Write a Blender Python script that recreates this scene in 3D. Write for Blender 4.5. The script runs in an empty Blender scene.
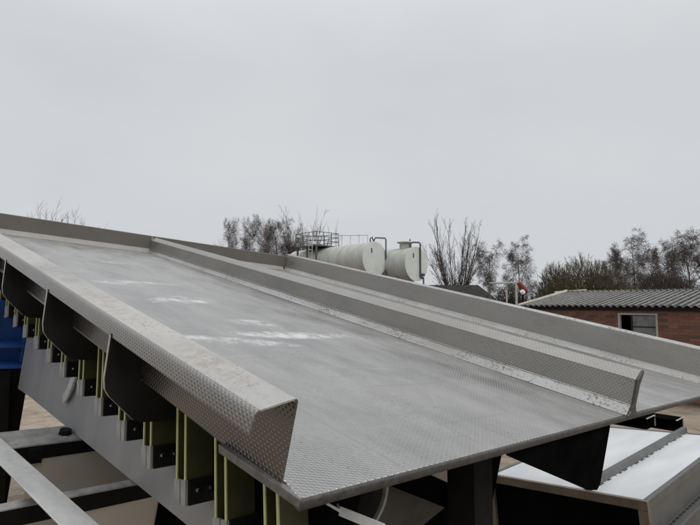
import bpy, bmesh, math, random
from mathutils import Matrix, Vector

random.seed(7)
sc = bpy.context.scene
col = sc.collection
R = math.radians

# ------------------------------------------------------------------ camera, sky, sun, exposure
EYE = 2.5
F_PX, PITCH = 515.0, math.atan(39.5 / 515.0)
cam = bpy.data.cameras.new('camera')
cam.sensor_fit = 'HORIZONTAL'
cam.sensor_width = 36.0
cam.lens = 36.0 * F_PX / 700.0
cam.clip_start, cam.clip_end = 0.05, 3000
camo = bpy.data.objects.new('camera', cam)
col.objects.link(camo)
camo.location = (0, 0, EYE)
camo.rotation_euler = (R(90) + PITCH, 0, 0)
sc.camera = camo

SUN_EL, SUN_AZ = R(44), R(138)          # azimuth measured from +Y towards +X
world = bpy.data.worlds.new('World')
sc.world = world
world.use_nodes = True
wn, wl = world.node_tree.nodes, world.node_tree.links
wn.clear()
w_out = wn.new('ShaderNodeOutputWorld')
w_bg = wn.new('ShaderNodeBackground')
w_sky = wn.new('ShaderNodeTexSky')
w_sky.sky_type = 'NISHITA'
w_sky.sun_disc = False
w_sky.sun_elevation = SUN_EL
w_sky.sun_rotation = SUN_AZ
w_sky.dust_density = 3.0
w_hsv = wn.new('ShaderNodeHueSaturation')
w_hsv.inputs['Saturation'].default_value = 0.25
w_tc = wn.new('ShaderNodeTexCoord')
w_map = wn.new('ShaderNodeMapping')
w_map.inputs['Scale'].default_value = (1.0, 1.0, 2.2)
w_n = wn.new('ShaderNodeTexNoise')
w_n.inputs['Scale'].default_value = 1.7
w_n.inputs['Detail'].default_value = 5
w_n.inputs['Roughness'].default_value = 0.5
w_cr = wn.new('ShaderNodeValToRGB')
w_cr.color_ramp.elements[0].position = 0.30
w_cr.color_ramp.elements[0].color = (5.75, 5.97, 6.35, 1)
w_cr.color_ramp.elements[1].position = 0.72
w_cr.color_ramp.elements[1].color = (6.7, 6.87, 7.1, 1)
w_mix = wn.new('ShaderNodeMix')
w_mix.data_type = 'RGBA'
w_mix.inputs['Factor'].default_value = 0.94
wl.new(w_tc.outputs['Generated'], w_map.inputs['Vector'])
wl.new(w_map.outputs['Vector'], w_n.inputs['Vector'])
wl.new(w_n.outputs['Fac'], w_cr.inputs['Fac'])
wl.new(w_sky.outputs['Color'], w_hsv.inputs['Color'])
wl.new(w_hsv.outputs['Color'], w_mix.inputs['A'])
wl.new(w_cr.outputs['Color'], w_mix.inputs['B'])
# an overcast sky is brighter towards the zenith
w_sep = wn.new('ShaderNodeSeparateXYZ')
wl.new(w_tc.outputs['Generated'], w_sep.inputs[0])
w_up = wn.new('ShaderNodeMapRange')
w_up.interpolation_type = 'SMOOTHSTEP'
w_up.inputs['From Min'].default_value = 0.38
w_up.inputs['From Max'].default_value = 1.0
w_up.inputs['To Min'].default_value = 1.0
w_up.inputs['To Max'].default_value = 2.1
wl.new(w_sep.outputs['Z'], w_up.inputs['Value'])
w_mul = wn.new('ShaderNodeVectorMath')
w_mul.operation = 'SCALE'
wl.new(w_mix.outputs['Result'], w_mul.inputs[0])
wl.new(w_up.outputs['Result'], w_mul.inputs['Scale'])
wl.new(w_mul.outputs['Vector'], w_bg.inputs['Color'])
w_bg.inputs['Strength'].default_value = 0.1
wl.new(w_bg.outputs['Background'], w_out.inputs['Surface'])

sun = bpy.data.lights.new('sun', 'SUN')
sun.energy = 1.5
sun.angle = R(35)
sun.color = (1.0, 0.97, 0.93)
suno = bpy.data.objects.new('sun', sun)
col.objects.link(suno)
sdir = Vector((math.sin(SUN_AZ) * math.cos(SUN_EL), math.cos(SUN_AZ) * math.cos(SUN_EL), math.sin(SUN_EL)))
suno.rotation_euler = sdir.to_track_quat('Z', 'Y').to_euler()
suno.location = (0, 0, 30)

sc.view_settings.view_transform = 'Standard'
sc.view_settings.look = 'None'
sc.view_settings.gamma = 1
sc.view_settings.exposure = 0.0

# ------------------------------------------------------------------ frames measured from the photograph
def ray(px, py):
    d0, d1 = (px - 350) / F_PX, (262.5 - py) / F_PX
    c, s = math.cos(PITCH), math.sin(PITCH)
    return Vector((d0, c - s * d1, s + c * d1))
CAMP = Vector((0, 0, EYE))
def unit(v): return v.normalized()
L = unit(ray(-120, 160))                       # up the slope of the tray
W = ray(884, 347); W = unit(W - L * W.dot(L))  # across the tray, to the right
N = W.cross(L)
O = CAMP + ray(301, 500)                       # near left corner of the tray
LL = unit(ray(-150, 150))                      # the left side wall splays by 1.8 degrees
WL = unit(W - LL * W.dot(LL)); NL = WL.cross(LL)
def frame(o, x, y, z):
    m = Matrix((x, y, z)).transposed().to_4x4()
    m.translation = o
    return m
FD = frame(O, W, L, N)                         # deck frame: x across, y along, z up
FL = frame(O, WL, LL, NL)                      # left wall frame
LH = ray(-130, 302); LH.z = 0; LH = unit(LH)
WH = Vector((LH.y, -LH.x, 0))
FH = frame(Vector((0, 0, EYE)), WH, LH, Vector((0, 0, 1)))   # level frame of the yard, x = across, y = along
def depth_pt(px, py, d): return CAMP + ray(px, py) * d

# ------------------------------------------------------------------ object helpers
def tag(o, label=None, cat=None, group=None, kind=None):
    if label: o['label'] = label
    if cat: o['category'] = cat
    if group: o['group'] = group
    if kind: o['kind'] = kind
    return o
def thing(name, label, cat, loc, group=None):
    o = bpy.data.objects.new(name, None)
    o.empty_display_size = 0.1
    col.objects.link(o)
    o.location = loc
    return tag(o, label, cat, group)
WM = {}                                        # world matrices of what is already placed
def wm(o): return WM.get(o.name, Matrix.Translation(o.location))
def place(o, parent, M):
    o.matrix_basis = M
    WM[o.name] = M
    if parent is not None:
        o.parent = parent
        o.matrix_parent_inverse = wm(parent).inverted()
    return o

class MB:
    def __init__(s): s.v, s.f = [], []
    def add(s, vs, fs):
        b = len(s.v)
        s.v += [tuple(v) for v in vs]
        s.f += [tuple(b + i for i in f) for f in fs]
        return s
    def box(s, x0, x1, y0, y1, z0, z1):
        return s.add([(x, y, z) for z in (z0, z1) for y in (y0, y1) for x in (x0, x1)],
                     [(0, 2, 3, 1), (4, 5, 7, 6), (0, 1, 5, 4), (1, 3, 7, 5), (3, 2, 6, 7), (2, 0, 4, 6)])
    def bar(s, p, q, w, h, up=Vector((0, 0, 1))):
        p, q, up = Vector(p), Vector(q), Vector(up)
        d = unit(q - p); x = d.cross(up)
        x = unit(x) if x.length > 1e-6 else Vector((1, 0, 0)); z = unit(x.cross(d))
        vs = [e + x * a * w / 2 + z * b * h / 2 for e in (p, q) for a, b in ((-1, -1), (1, -1), (1, 1), (-1, 1))]
        return s.add(vs, [(0, 1, 2, 3), (7, 6, 5, 4), (0, 4, 5, 1), (1, 5, 6, 2), (2, 6, 7, 3), (3, 7, 4, 0)])
    def prism(s, poly, f0, f1):
        """poly: 2D points; f0, f1 map a 2D point to its two 3D ends"""
        n = len(poly)
        return s.add([f0(p) for p in poly] + [f1(p) for p in poly],
                     [tuple(range(n - 1, -1, -1)), tuple(range(n, 2 * n))] + [(i, (i + 1) % n, n + (i + 1) % n, n + i) for i in range(n)])
    def tube(s, pts, rads, n=8, caps=True):
        pts = [Vector(p) for p in pts]
        if not isinstance(rads, (list, tuple)): rads = [rads] * len(pts)
        b = len(s.v)
        prev = None
        for i, p in enumerate(pts):
            d = (pts[min(i + 1, len(pts) - 1)] - pts[max(i - 1, 0)])
            d = d.normalized() if d.length > 0 else Vector((0, 0, 1))
            x = d.orthogonal() if prev is None else prev - d * prev.dot(d)
            x = x.normalized() if x.length > 1e-6 else d.orthogonal().normalized()
            prev = x
            y = d.cross(x)
            for k in range(n):
                a = 2 * math.pi * k / n
                s.v.append(tuple(p + (x * math.cos(a) + y * math.sin(a)) * rads[i]))
        for i in range(len(pts) - 1):
            for k in range(n):
                s.f.append((b + i * n + k, b + i * n + (k + 1) % n, b + (i + 1) * n + (k + 1) % n, b + (i + 1) * n + k))
        if caps:
            s.f.append(tuple(b + k for k in range(n - 1, -1, -1)))
            e = b + (len(pts) - 1) * n
            s.f.append(tuple(e + k for k in range(n)))
        return s
    def mesh(s, name, mat, smooth=None):
        me = bpy.data.meshes.new(name)
        me.from_pydata(s.v, [], s.f)
        bm = bmesh.new(); bm.from_mesh(me)
        bmesh.ops.recalc_face_normals(bm, faces=bm.faces[:]) if len(bm.faces) < 20000 else None
        bm.to_mesh(me); bm.free()
        if mat: me.materials.append(mat)
        if smooth is not None:
            me.polygons.foreach_set('use_smooth', [True] * len(me.polygons))
            me.set_sharp_from_angle(angle=R(smooth))
        return me
    def build(s, name, mat, parent=None, M=None, smooth=None, bevel=None):
        o = bpy.data.objects.new(name, s.mesh(name, mat, smooth))
        col.objects.link(o)
        place(o, parent, M if M is not None else Matrix.Identity(4))
        if bevel:
            b = o.modifiers.new('bevel', 'BEVEL')
            b.width = bevel; b.segments = 2; b.limit_method = 'ANGLE'; b.angle_limit = R(40)
        return o
def again(o, parent, M):
    c = o.copy()
    col.objects.link(c)
    return place(c, parent, M)

def sheet_path(path, t):
    """closed 2D outline of a bent sheet of thickness t, offset to the left of the path"""
    off = []
    n = len(path)
    for i in range(n):
        a = Vector(path[max(i - 1, 0)]); b = Vector(path[i]); c = Vector(path[min(i + 1, n - 1)])
        d1 = (b - a).normalized() if i > 0 else (c - b).normalized()
        d2 = (c - b).normalized() if i < n - 1 else d1
        nn = Vector((-(d1 + d2).y, (d1 + d2).x)).normalized()
        k = max(0.4, nn.dot(Vector((-d1.y, d1.x))))
        off.append(b + nn * t / k)
    return [tuple(p) for p in path] + [tuple(p) for p in reversed(off)]
def arc(cx, cy, r, a0, a1, n=6):
    return [(cx + r * math.cos(R(a0 + (a1 - a0) * i / n)), cy + r * math.sin(R(a0 + (a1 - a0) * i / n))) for i in range(n + 1)]

# ------------------------------------------------------------------ materials
class NT:
    def __init__(s, name):
        s.m = bpy.data.materials.new(name); s.m.use_nodes = True
        s.n, s.l = s.m.node_tree.nodes, s.m.node_tree.links
        s.p = s.n['Principled BSDF']
        s.tc = s.n.new('ShaderNodeTexCoord')
        s.sep = None
    def link(s, a, b): s.l.new(a, b)
    def xyz(s):
        if not s.sep:
            s.sep = s.n.new('ShaderNodeSeparateXYZ'); s.link(s.tc.outputs['Object'], s.sep.inputs[0])
        return s.sep.outputs
    def math(s, op, a, b=None, clamp=False):
        nd = s.n.new('ShaderNodeMath'); nd.operation = op; nd.use_clamp = clamp
        for i, v in enumerate((a, b)):
            if v is None: continue
            if isinstance(v, (int, float)): nd.inputs[i].default_value = v
            else: s.link(v, nd.inputs[i])
        return nd.outputs[0]
    def noise(s, scale, detail=4, rough=0.55, stretch=(1, 1, 1), loc=(0, 0, 0), src='Object'):
        mp = s.n.new('ShaderNodeMapping'); mp.inputs['Scale'].default_value = stretch; mp.inputs['Location'].default_value = loc
        nz = s.n.new('ShaderNodeTexNoise'); nz.inputs['Scale'].default_value = scale
        nz.inputs['Detail'].default_value = detail; nz.inputs['Roughness'].default_value = rough
        s.link(s.tc.outputs[src], mp.inputs[0]); s.link(mp.outputs[0], nz.inputs['Vector'])
        return nz.outputs['Fac']
    def ramp(s, fac, stops):
        r = s.n.new('ShaderNodeValToRGB')
        while len(r.color_ramp.elements) < len(stops): r.color_ramp.elements.new(0.5)
        for e, (p, c) in zip(r.color_ramp.elements, stops):
            e.position = p
            e.color = (c, c, c, 1) if isinstance(c, (int, float)) else (*c, 1)
        s.link(fac, r.inputs[0])
        return r.outputs[0]
    def mix(s, fac, a, b):
        m = s.n.new('ShaderNodeMix'); m.data_type = 'RGBA'
        for key, v in (('Factor', fac), ('A', a), ('B', b)):
            if isinstance(v, (int, float)): m.inputs[key].default_value = v
            elif isinstance(v, tuple): m.inputs[key].default_value = (*v, 1)
            else: s.link(v, m.inputs[key])
        return m.outputs['Result']
    def set(s, key, v):
        i = s.p.inputs[key]
        if isinstance(v, (int, float)): i.default_value = v
        elif isinstance(v, tuple): i.default_value = (*v, 1) if len(v) == 3 else v
        else: s.link(v, i)
    def bump(s, h, dist, strength=1.0):
        b = s.n.new('ShaderNodeBump'); b.inputs['Distance'].default_value = dist; b.inputs['Strength'].default_value = strength
        s.link(h, b.inputs['Height'])
        prev = getattr(s, 'lastbump', None)
        if prev: s.link(prev, b.inputs['Normal'])
        s.lastbump = b.outputs[0]
        s.link(b.outputs[0], s.p.inputs['Normal'])
    def dimples(s, u, v, pu, pv):
        a = s.math('SINE', s.math('MULTIPLY', u, 2 * math.pi / pu))
        b = s.math('SINE', s.math('MULTIPLY', v, 2 * math.pi / pv))
        return s.math('POWER', s.math('MAXIMUM', s.math('MULTIPLY', a, b), 0.0), 0.8)
    def spot(s, cx, cy, rx, ry, ang=0):
        """1 inside an ellipse of the object's own x, y, falling to 0 at its rim"""
        x, y, _ = s.xyz()
        dx, dy = s.math('SUBTRACT', x, cx), s.math('SUBTRACT', y, cy)
        c, sn = math.cos(ang), math.sin(ang)
        u = s.math('ADD', s.math('MULTIPLY', dx, c / rx), s.math('MULTIPLY', dy, sn / rx))
        v = s.math('ADD', s.math('MULTIPLY', dx, -sn / ry), s.math('MULTIPLY', dy, c / ry))
        d = s.math('SQRT', s.math('ADD', s.math('MULTIPLY', u, u), s.math('MULTIPLY', v, v)))
        return s.math('SUBTRACT', 1.0, d, clamp=True)

def plain(name, c, rough=0.6, metal=0.0, var=0.25, scale=9.0, bump=0.0, spec=None, stretch=(1, 1, 1)):
    t = NT(name)
    f = t.noise(scale, 6, 0.6, stretch)
    lo, hi = tuple(x * (1 - var) for x in c), tuple(min(1, x * (1 + var)) for x in c)
    t.set('Base Color', t.ramp(f, [(0.3, lo), (0.7, hi)]))
    t.set('Roughness', t.ramp(t.noise(scale * 2.3, 4), [(0.3, max(0.02, rough - 0.08)), (0.7, min(1, rough + 0.08))]))
    t.set('Metallic', metal)
    if spec is not None: t.set('Specular IOR Level', spec)
    if bump: t.bump(t.noise(scale * 6, 5), bump)
    return t.m

def steel_dimpled(name, base, axes, dust, dust_c, rough=0.36, pu=0.018, pv=0.02, depth=0.0014, spots=(), brown=(), speck=0.0, fineb=0.0006, arcs=(), speck_t=0.57):
    t = NT(name)
    xyz = t.xyz()
    u = xyz[axes[0]]
    v = t.math('ADD', xyz[0], xyz[2]) if axes[1] == 'xz' else xyz[axes[1]]
    d = t.dimples(u, v, pu, pv)
    big = t.noise(1.3, 6, 0.62)
    smear = t.noise(5, 6, 0.65, (1, 0.35, 1))
    fine = t.noise(60, 4, 0.7)
    grime = t.math('ADD', t.math('MULTIPLY', big, 0.55), t.math('ADD', t.math('MULTIPLY', smear, 0.3), t.math('MULTIPLY', fine, 0.15)))
    du = t.ramp(grime, [(0.40, dust[0]), (0.60, dust[1])])
    colr = t.mix(t.ramp(smear, [(0.3, 0.0), (0.7, 1.0)]), tuple(b * 0.86 for b in base), tuple(min(1, b * 1.1) for b in base))
    c = t.mix(du, colr, dust_c)
    fac = du
    for (cx, cy, rx, ry, ang, k) in spots:
        m = t.math('MULTIPLY', t.ramp(t.spot(cx, cy, rx, ry, ang), [(0.0, 0.0), (0.5, 1.0)]),
                   t.ramp(t.math('ADD', t.math('MULTIPLY', t.noise(9, 6, 0.75, (0.8, 0.8, 1)), 0.75), t.math('MULTIPLY', fine, 0.25)), [(0.43, 0.0), (0.57, 1.0)]))
        m = t.math('MULTIPLY', m, k)
        c = t.mix(m, c, (0.54, 0.537, 0.53))
        fac = t.math('MAXIMUM', fac, m)
    for (cx, cy, rx, ry, ang, k) in brown:
        m = t.math('MULTIPLY', t.ramp(t.spot(cx, cy, rx, ry, ang), [(0.0, 0.0), (0.5, 1.0)]), t.ramp(t.noise(30, 6, 0.75), [(0.45, 0.0), (0.6, 1.0)]))
        m = t.math('MULTIPLY', m, k)
        c = t.mix(m, c, (0.20, 0.125, 0.07))
        fac = t.math('MAXIMUM', fac, m)
    for (cx, cy, r_, k) in arcs:                     # curved wipe marks
        m = t.math('MULTIPLY', t.ramp(t.spot(cx, cy, r_, r_ * 0.8), [(0.02, 0.0), (0.05, 1.0), (0.08, 0.0)]), t.ramp(t.noise(2.3, 4, 0.6), [(0.45, 0.0), (0.6, 1.0)]))
        m = t.math('MULTIPLY', m, k)
        c = t.mix(m, c, (0.55, 0.55, 0.54))
        fac = t.math('MAXIMUM', fac, m)
    if arcs:                                         # long thin scratches and drip lines
        sc1 = t.ramp(t.noise(26, 3, 0.5, (1.0, 0.03, 1)), [(0.62, 0.0), (0.66, 1.0), (0.70, 0.0)])
        sc2 = t.ramp(t.noise(22, 3, 0.5, (0.04, 1.0, 1), (5, 2, 0)), [(0.64, 0.0), (0.67, 1.0), (0.70, 0.0)])
        m = t.math('MULTIPLY', t.math('MAXIMUM', sc1, sc2), 0.22)
        c = t.mix(m, c, (0.16, 0.15, 0.135))
        fac = t.math('MAXIMUM', fac, m)
    if speck:
        m = t.math('MULTIPLY', t.ramp(t.noise(85, 4, 0.65), [(speck_t, 0.0), (speck_t + 0.08, 1.0)]), t.ramp(t.noise(3.1, 5, 0.65, loc=(3, 1, 0)), [(0.42, 0.0), (0.62, speck)]))
        c = t.mix(m, c, (0.07, 0.06, 0.05))
        fac = t.math('MAXIMUM', fac, m)
    t.set('Base Color', c)
    t.set('Metallic', t.math('SUBTRACT', 1.0, fac, clamp=True))
    t.set('Roughness', t.math('ADD', t.math('MULTIPLY', fac, 0.35), t.ramp(smear, [(0.3, rough - 0.05), (0.7, rough + 0.08)])))
    if depth: t.bump(d, depth)
    t.bump(fine, fineb)
    return t.m

M = {}
M['deck'] = steel_dimpled('deck_steel', (0.415, 0.408, 0.395), (0, 1), (0.05, 0.45), (0.265, 0.257, 0.240), rough=0.28, pu=0.022, pv=0.014, depth=0.0018, speck=0.6, arcs=[(0.75, 0.35, 0.62, 0.35), (0.55, 0.62, 0.50, 0.25), (1.25, 0.9, 0.45, 0.25), (1.1, 2.4, 0.5, 0.2)], spots=[
    (0.80, 2.22, 0.24, 0.14, 0.25, 1.0), (0.58, 2.72, 0.26, 0.13, 0.4, 0.8), (0.60, 2.15, 0.22, 0.07, 0.5, 0.7), (0.92, 1.63, 0.2, 0.09, -0.1, 0.9),
    (0.55, 1.23, 0.40, 0.085, -0.2, 0.9), (0.95, 1.36, 0.46, 0.095, 0.0, 1.0), (1.35, 1.38, 0.24, 0.06, 0.0, 0.6), (0.85, 2.83, 0.24, 0.08, 0.2, 0.7),
    (1.55, 1.3, 0.2, 0.1, 0.0, 0.15), (0.9, 3.9, 0.4, 0.12, 0.3, 0.5), (0.9, 0.75, 0.6, 0.2, 0.3, 0.10), (0.4, 0.45, 0.5, 0.25, 0.2, 0.10), (0.35, 3.0, 0.3, 0.5, 0, 0.2)])
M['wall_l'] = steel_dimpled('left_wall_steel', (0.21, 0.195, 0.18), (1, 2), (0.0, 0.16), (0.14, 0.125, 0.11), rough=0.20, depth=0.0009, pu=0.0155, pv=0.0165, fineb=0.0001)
M['lip'] = steel_dimpled('lip_steel', (0.44, 0.43, 0.41), (1, 'xz'), (0.15, 0.8), (0.40, 0.385, 0.355), rough=0.30, depth=0.00035, pu=0.0155, pv=0.0165, speck=0.5,
    brown=[(-0.035, 0.36, 0.05, 0.22, 0, 0.35), (-0.03, 1.7, 0.05, 0.5, 0, 0.25), (-0.04, 2.5, 0.05, 0.5, 0, 0.25), (-0.04, 1.0, 0.05, 0.3, 0, 0.3)])
M['lip_fold'] = steel_dimpled('lip_fold_steel', (0.30, 0.285, 0.265), (1, 'xz'), (0.02, 0.25), (0.22, 0.205, 0.185), rough=0.26, depth=0.0011, pu=0.0155, pv=0.0165, speck=0.3)
M['wall'] = steel_dimpled('wall_steel', (0.36, 0.35, 0.33), (1, 2), (0.12, 0.6), (0.25, 0.24, 0.22), rough=0.34, depth=0.0011, speck=0.4)
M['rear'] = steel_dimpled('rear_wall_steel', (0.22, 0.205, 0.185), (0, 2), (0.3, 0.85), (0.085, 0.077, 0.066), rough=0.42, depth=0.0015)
M['smooth'] = steel_dimpled('smooth_steel', (0.47, 0.465, 0.45), (0, 1), (0.1, 0.75), (0.30, 0.29, 0.265), rough=0.34, depth=0, speck=1.0, speck_t=0.525)
M['cap'] = steel_dimpled('divider_cap_steel', (0.36, 0.35, 0.33), (1, 2), (0.15, 0.7), (0.22, 0.21, 0.19), rough=0.34, depth=0.0011, pu=0.018, pv=0.016, speck=0.25)
M['foot_dull'] = steel_dimpled('dull_foot_steel', (0.38, 0.37, 0.35), (0, 1), (0.3, 0.8), (0.22, 0.21, 0.19), rough=0.4, depth=0, speck=0.8)
M['edge'] = plain('sheared_steel_edge', (0.065, 0.062, 0.057), 0.45, 0.4, 0.4, 40, 0.0008)
M['black'] = plain('black_coated_steel', (0.004, 0.004, 0.004), 0.6, 0.0, 0.4, 7, 0.0, 0.0)
M['gusset'] = plain('dark_gusset_coat', (0.016, 0.016, 0.0155), 0.5, 0.0, 0.5, 5, 0.0004, 0.15)
M['cut'] = plain('bare_cut_steel', (0.55, 0.53, 0.50), 0.4, 0.7, 0.2, 30)
M['grey'] = NT('brushed_grey_plate')
t = M['grey']
f = t.noise(4, 6, 0.6, (1, 1, 0.25)); 
t.set('Base Color', t.ramp(f, [(0.3, (0.31, 0.31, 0.315)), (0.7, (0.41, 0.41, 0.415))]))
t.set('Roughness', 0.5); t.set('Metallic', 0.35)
M['grey'] = t.m
M['zinc'] = plain('pale_zinc_steel', (0.50, 0.50, 0.49), 0.5, 0.2, 0.18, 14, 0.0006, stretch=(1, 0.2, 1))
M['dark'] = plain('dark_painted_steel', (0.0065, 0.0064, 0.0062), 0.55, 0.0, 0.4, 8, 0.0003, 0.12)
M['beam_top'] = plain('dusty_beam_top', (0.27, 0.265, 0.255), 0.7, 0.1, 0.35, 22, 0.0008)
M['fibre'] = plain('olive_fibreglass', (0.050, 0.048, 0.016), 0.55, 0.0, 0.2, 16)
M['fibre_edge'] = plain('pale_fibreglass_edge', (0.50, 0.50, 0.235), 0.55, 0.0, 0.15, 30)
M['clamp'] = plain('clamp_steel', (0.36, 0.355, 0.33), 0.5, 0.35, 0.2, 20)
M['clampdark'] = plain('black_clamp_face', (0.008, 0.008, 0.008), 0.5, 0.0, 0.3, 20, 0, 0.3)
M['clampgrey'] = plain('worn_fold_steel', (0.17, 0.165, 0.155), 0.45, 0.4, 0.3, 40)
M['bolt'] = plain('bright_bolt', (0.75, 0.75, 0.74), 0.22, 1.0, 0.1, 30)
M['blue'] = plain('blue_paint', (0.02, 0.085, 0.31), 0.45, 0.0, 0.25, 6)
M['brownpanel'] = plain('dull_stainless_panel', (0.50, 0.472, 0.43), 0.42, 0.45, 0.1, 2.5)
M['chute'] = plain('dull_brown_chute_sheet', (0.085, 0.08, 0.072), 0.5, 0.3, 0.25, 6)
M['whitepanel'] = NT('translucent_white_sheet')
t = M['whitepanel']
f = t.noise(3.5, 5, 0.55, (0.5, 1.6, 1))
t.set('Base Color', t.ramp(f, [(0.32, (0.49, 0.505, 0.515)), (0.62, (0.61, 0.62, 0.62))]))
t.set('Roughness', 0.38); t.bump(t.noise(3, 4, 0.5, (0.5, 1.6, 1)), 0.01)
M['whitepanel'] = t.m
M['bronze'] = plain('brown_tinted_steel', (0.20, 0.165, 0.13), 0.42, 0.6, 0.2, 12)
M['sidegrey'] = plain('hopper_side_steel', (0.11, 0.11, 0.105), 0.42, 0.4, 0.15, 5)
M['rubber'] = plain('black_rubber', (0.012, 0.012, 0.012), 0.6, 0.0, 0.3, 10)

# ------------------------------------------------------------------ ground
t = NT('sandy_yard_concrete')
n1, n2, n3 = t.noise(0.25, 6, 0.6), t.noise(3.0, 8, 0.7), t.noise(40, 5, 0.7)
c = t.ramp(t.math('ADD', t.math('MULTIPLY', n1, 0.5), t.math('MULTIPLY', n2, 0.5)), [(0.40, (0.13, 0.10, 0.072)), (0.48, (0.27, 0.215, 0.155)), (0.56, (0.36, 0.295, 0.225)), (0.66, (0.44, 0.385, 0.31))])
c = t.mix(t.ramp(n3, [(0.42, 0.0), (0.62, 0.7)]), c, (0.13, 0.105, 0.08))
t.set('Base Color', c); t.set('Roughness', 0.9); t.bump(n3, 0.012)
mb = MB()
S, K = 1200.0, 24
for j in range(K + 1):
    for i in range(K + 1):
        x = (i / K * 2 - 1); y = (j / K * 2 - 1)
        mb.v.append((S * x * abs(x), S * y * abs(y), 0))
for j in range(K):
    for i in range(K):
        a = j * (K + 1) + i
        mb.f.append((a, a + 1, a + K + 2, a + K + 1))
tag(mb.build('ground', t.m), 'sandy brown concrete yard', kind='structure')

# ------------------------------------------------------------------ the sloping tray
tray = thing('conveyor_tray', 'long dusty stainless steel tray sloping up from the foreground, split by an upright divider', 'conveyor tray', (O.x + 0.9, O.y + 0.5, O.z - 0.1))
RA = 5.40                                                     # where the rear wall stands
def left_w(a): return 0.012 - 0.0318 * a + 0.0                # deck x of the left wall's foot
# deck sheets: a polygon with the near left corner cut off, edge folded down 26 mm
def slab(poly, top, bot, name, mat, parent, bev=0.004):
    m = MB(); m.prism(poly, lambda p: (p[0], p[1], top), lambda p: (p[0], p[1], bot))
    return m.build(name, mat, parent, FD, bevel=bev)
slab([(0.0, 0.004), (1.835, 0.022), (1.835, RA), (left_w(RA), RA), (left_w(0.075) + 0.004, 0.075)], 0, -0.0195, 'deck_plate', M['deck'], tray)
slab([(1.835, 0.022), (3.80, 0.03), (3.80, RA), (1.835, RA)], 0.001, -0.0195, 'deck_plate', M['deck'], tray)
# dark rolled strip along the front edge
m = MB()
m.prism(arc(0.0, -0.006, 0.0065, 95, 180, 4) + [(-0.0065, -0.020), (-0.004, -0.0225), (0.012, -0.0225), (0.012, -0.0205), (0.0, -0.0205), (0.0, 0.0005)], lambda p: (0.0, 0.003 - p[0] * 0 + p[0], p[1]), lambda p: (3.82, 0.029 + p[0], p[1]))
m.build('front_edge', M['edge'], tray, FD, smooth=50)
# folded strip below the left wall at the near corner
m = MB()
m.prism([(-0.008, 0.0), (0.008, 0.0), (0.008, -0.022), (-0.003, -0.022)], lambda p: (p[0] + 0.006, 0.0, p[1]), lambda p: (p[0], 0.30, p[1] - 0.012))
m.build('corner_fold', M['clampgrey'], tray, FL, bevel=0.002)

# left wall: upright dimpled sheet, and its lip folded outwards
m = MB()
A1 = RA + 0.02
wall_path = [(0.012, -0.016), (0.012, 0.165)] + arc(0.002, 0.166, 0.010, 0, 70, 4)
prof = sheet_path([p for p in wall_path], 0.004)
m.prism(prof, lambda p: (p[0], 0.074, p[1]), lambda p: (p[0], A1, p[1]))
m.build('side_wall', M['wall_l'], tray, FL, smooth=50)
lip_path = [(0.0055, 0.1762), (-0.02, 0.1722), (-0.055, 0.1650), (-0.0800, 0.1598)]
prof = sheet_path(lip_path, 0.004)
m = MB(); m.prism(prof, lambda p: (p[0], 0.0745, p[1]), lambda p: (p[0], A1, p[1]))
m.build('wall_lip', M['lip'], tray, FL, smooth=60)
edge_path = [(-0.0800, 0.1598), (-0.0855, 0.1580), (-0.0895, 0.1540), (-0.0918, 0.1480), (-0.0930, 0.140), (-0.0945, 0.128), (-0.0960, 0.112)]
prof = sheet_path(edge_path, 0.004)
m = MB(); m.prism(prof, lambda p: (p[0], 0.0745, p[1]), lambda p: (p[0], A1, p[1]))
m.build('lip_fold', M['lip_fold'], tray, FL, smooth=60)

# rear wall with its sloping foot strip
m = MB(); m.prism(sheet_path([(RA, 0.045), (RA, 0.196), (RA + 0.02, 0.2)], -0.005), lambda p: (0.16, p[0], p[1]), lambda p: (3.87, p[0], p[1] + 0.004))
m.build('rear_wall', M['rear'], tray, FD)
m = MB(); m.prism([(RA - 0.055, 0.001), (RA - 0.001, 0.047), (RA - 0.001, 0.001)], lambda p: (left_w(RA) + 0.01, p[0], p[1]), lambda p: (1.79, p[0], p[1]))
m.build('foot_strip', M['foot_dull'], tray, FD)
m = MB(); m.prism([(RA - 0.055, 0.002), (RA - 0.001, 0.047), (RA - 0.001, 0.002)], lambda p: (1.93, p[0], p[1]), lambda p: (3.75, p[0], p[1]))
m.build('foot_strip', M['foot_dull'], tray, FD)
# divider: splayed foot, upright dimpled web, cap leaning to the right
def dv(x0, x1, poly, name, mat, sm=None):
    m = MB(); m.prism(poly, lambda p: (p[0], 0.012, p[1]), lambda p: (p[0] - 0.05, RA - 0.004, p[1] - 0.012 * (p[1] > 0.03)))
    return m.build(name, mat, tray, FD, smooth=sm)
web = [(1.838, 0.044), (1.833, 0.160), (1.858, 0.160), (1.868, 0.044)]
dv(0, 0, web, 'divider', M['wall'])
dv(0, 0, [(1.806, 0.0015), (1.836, 0.0455), (1.870, 0.0455), (1.925, 0.0015)], 'divider_foot', M['smooth'])
dv(0, 0, [(1.832, 0.1605), (1.862, 0.185), (1.884, 0.200), (1.889, 0.196), (1.884, 0.178), (1.870, 0.167), (1.859, 0.1605)], 'divider_cap', M['cap'], 30)
m = MB(); rw = random.Random(9)
wp = [(1.8355 - 0.05 * i / 260 + rw.uniform(-.0007, .0007), 0.013 + 5.37 * i / 260, 0.0452) for i in range(261)]
m.tube(wp, [rw.uniform(0.0025, 0.0042) for _ in wp], 5); m.build('weld_bead', M['smooth'], tray, FD, smooth=60)
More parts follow.
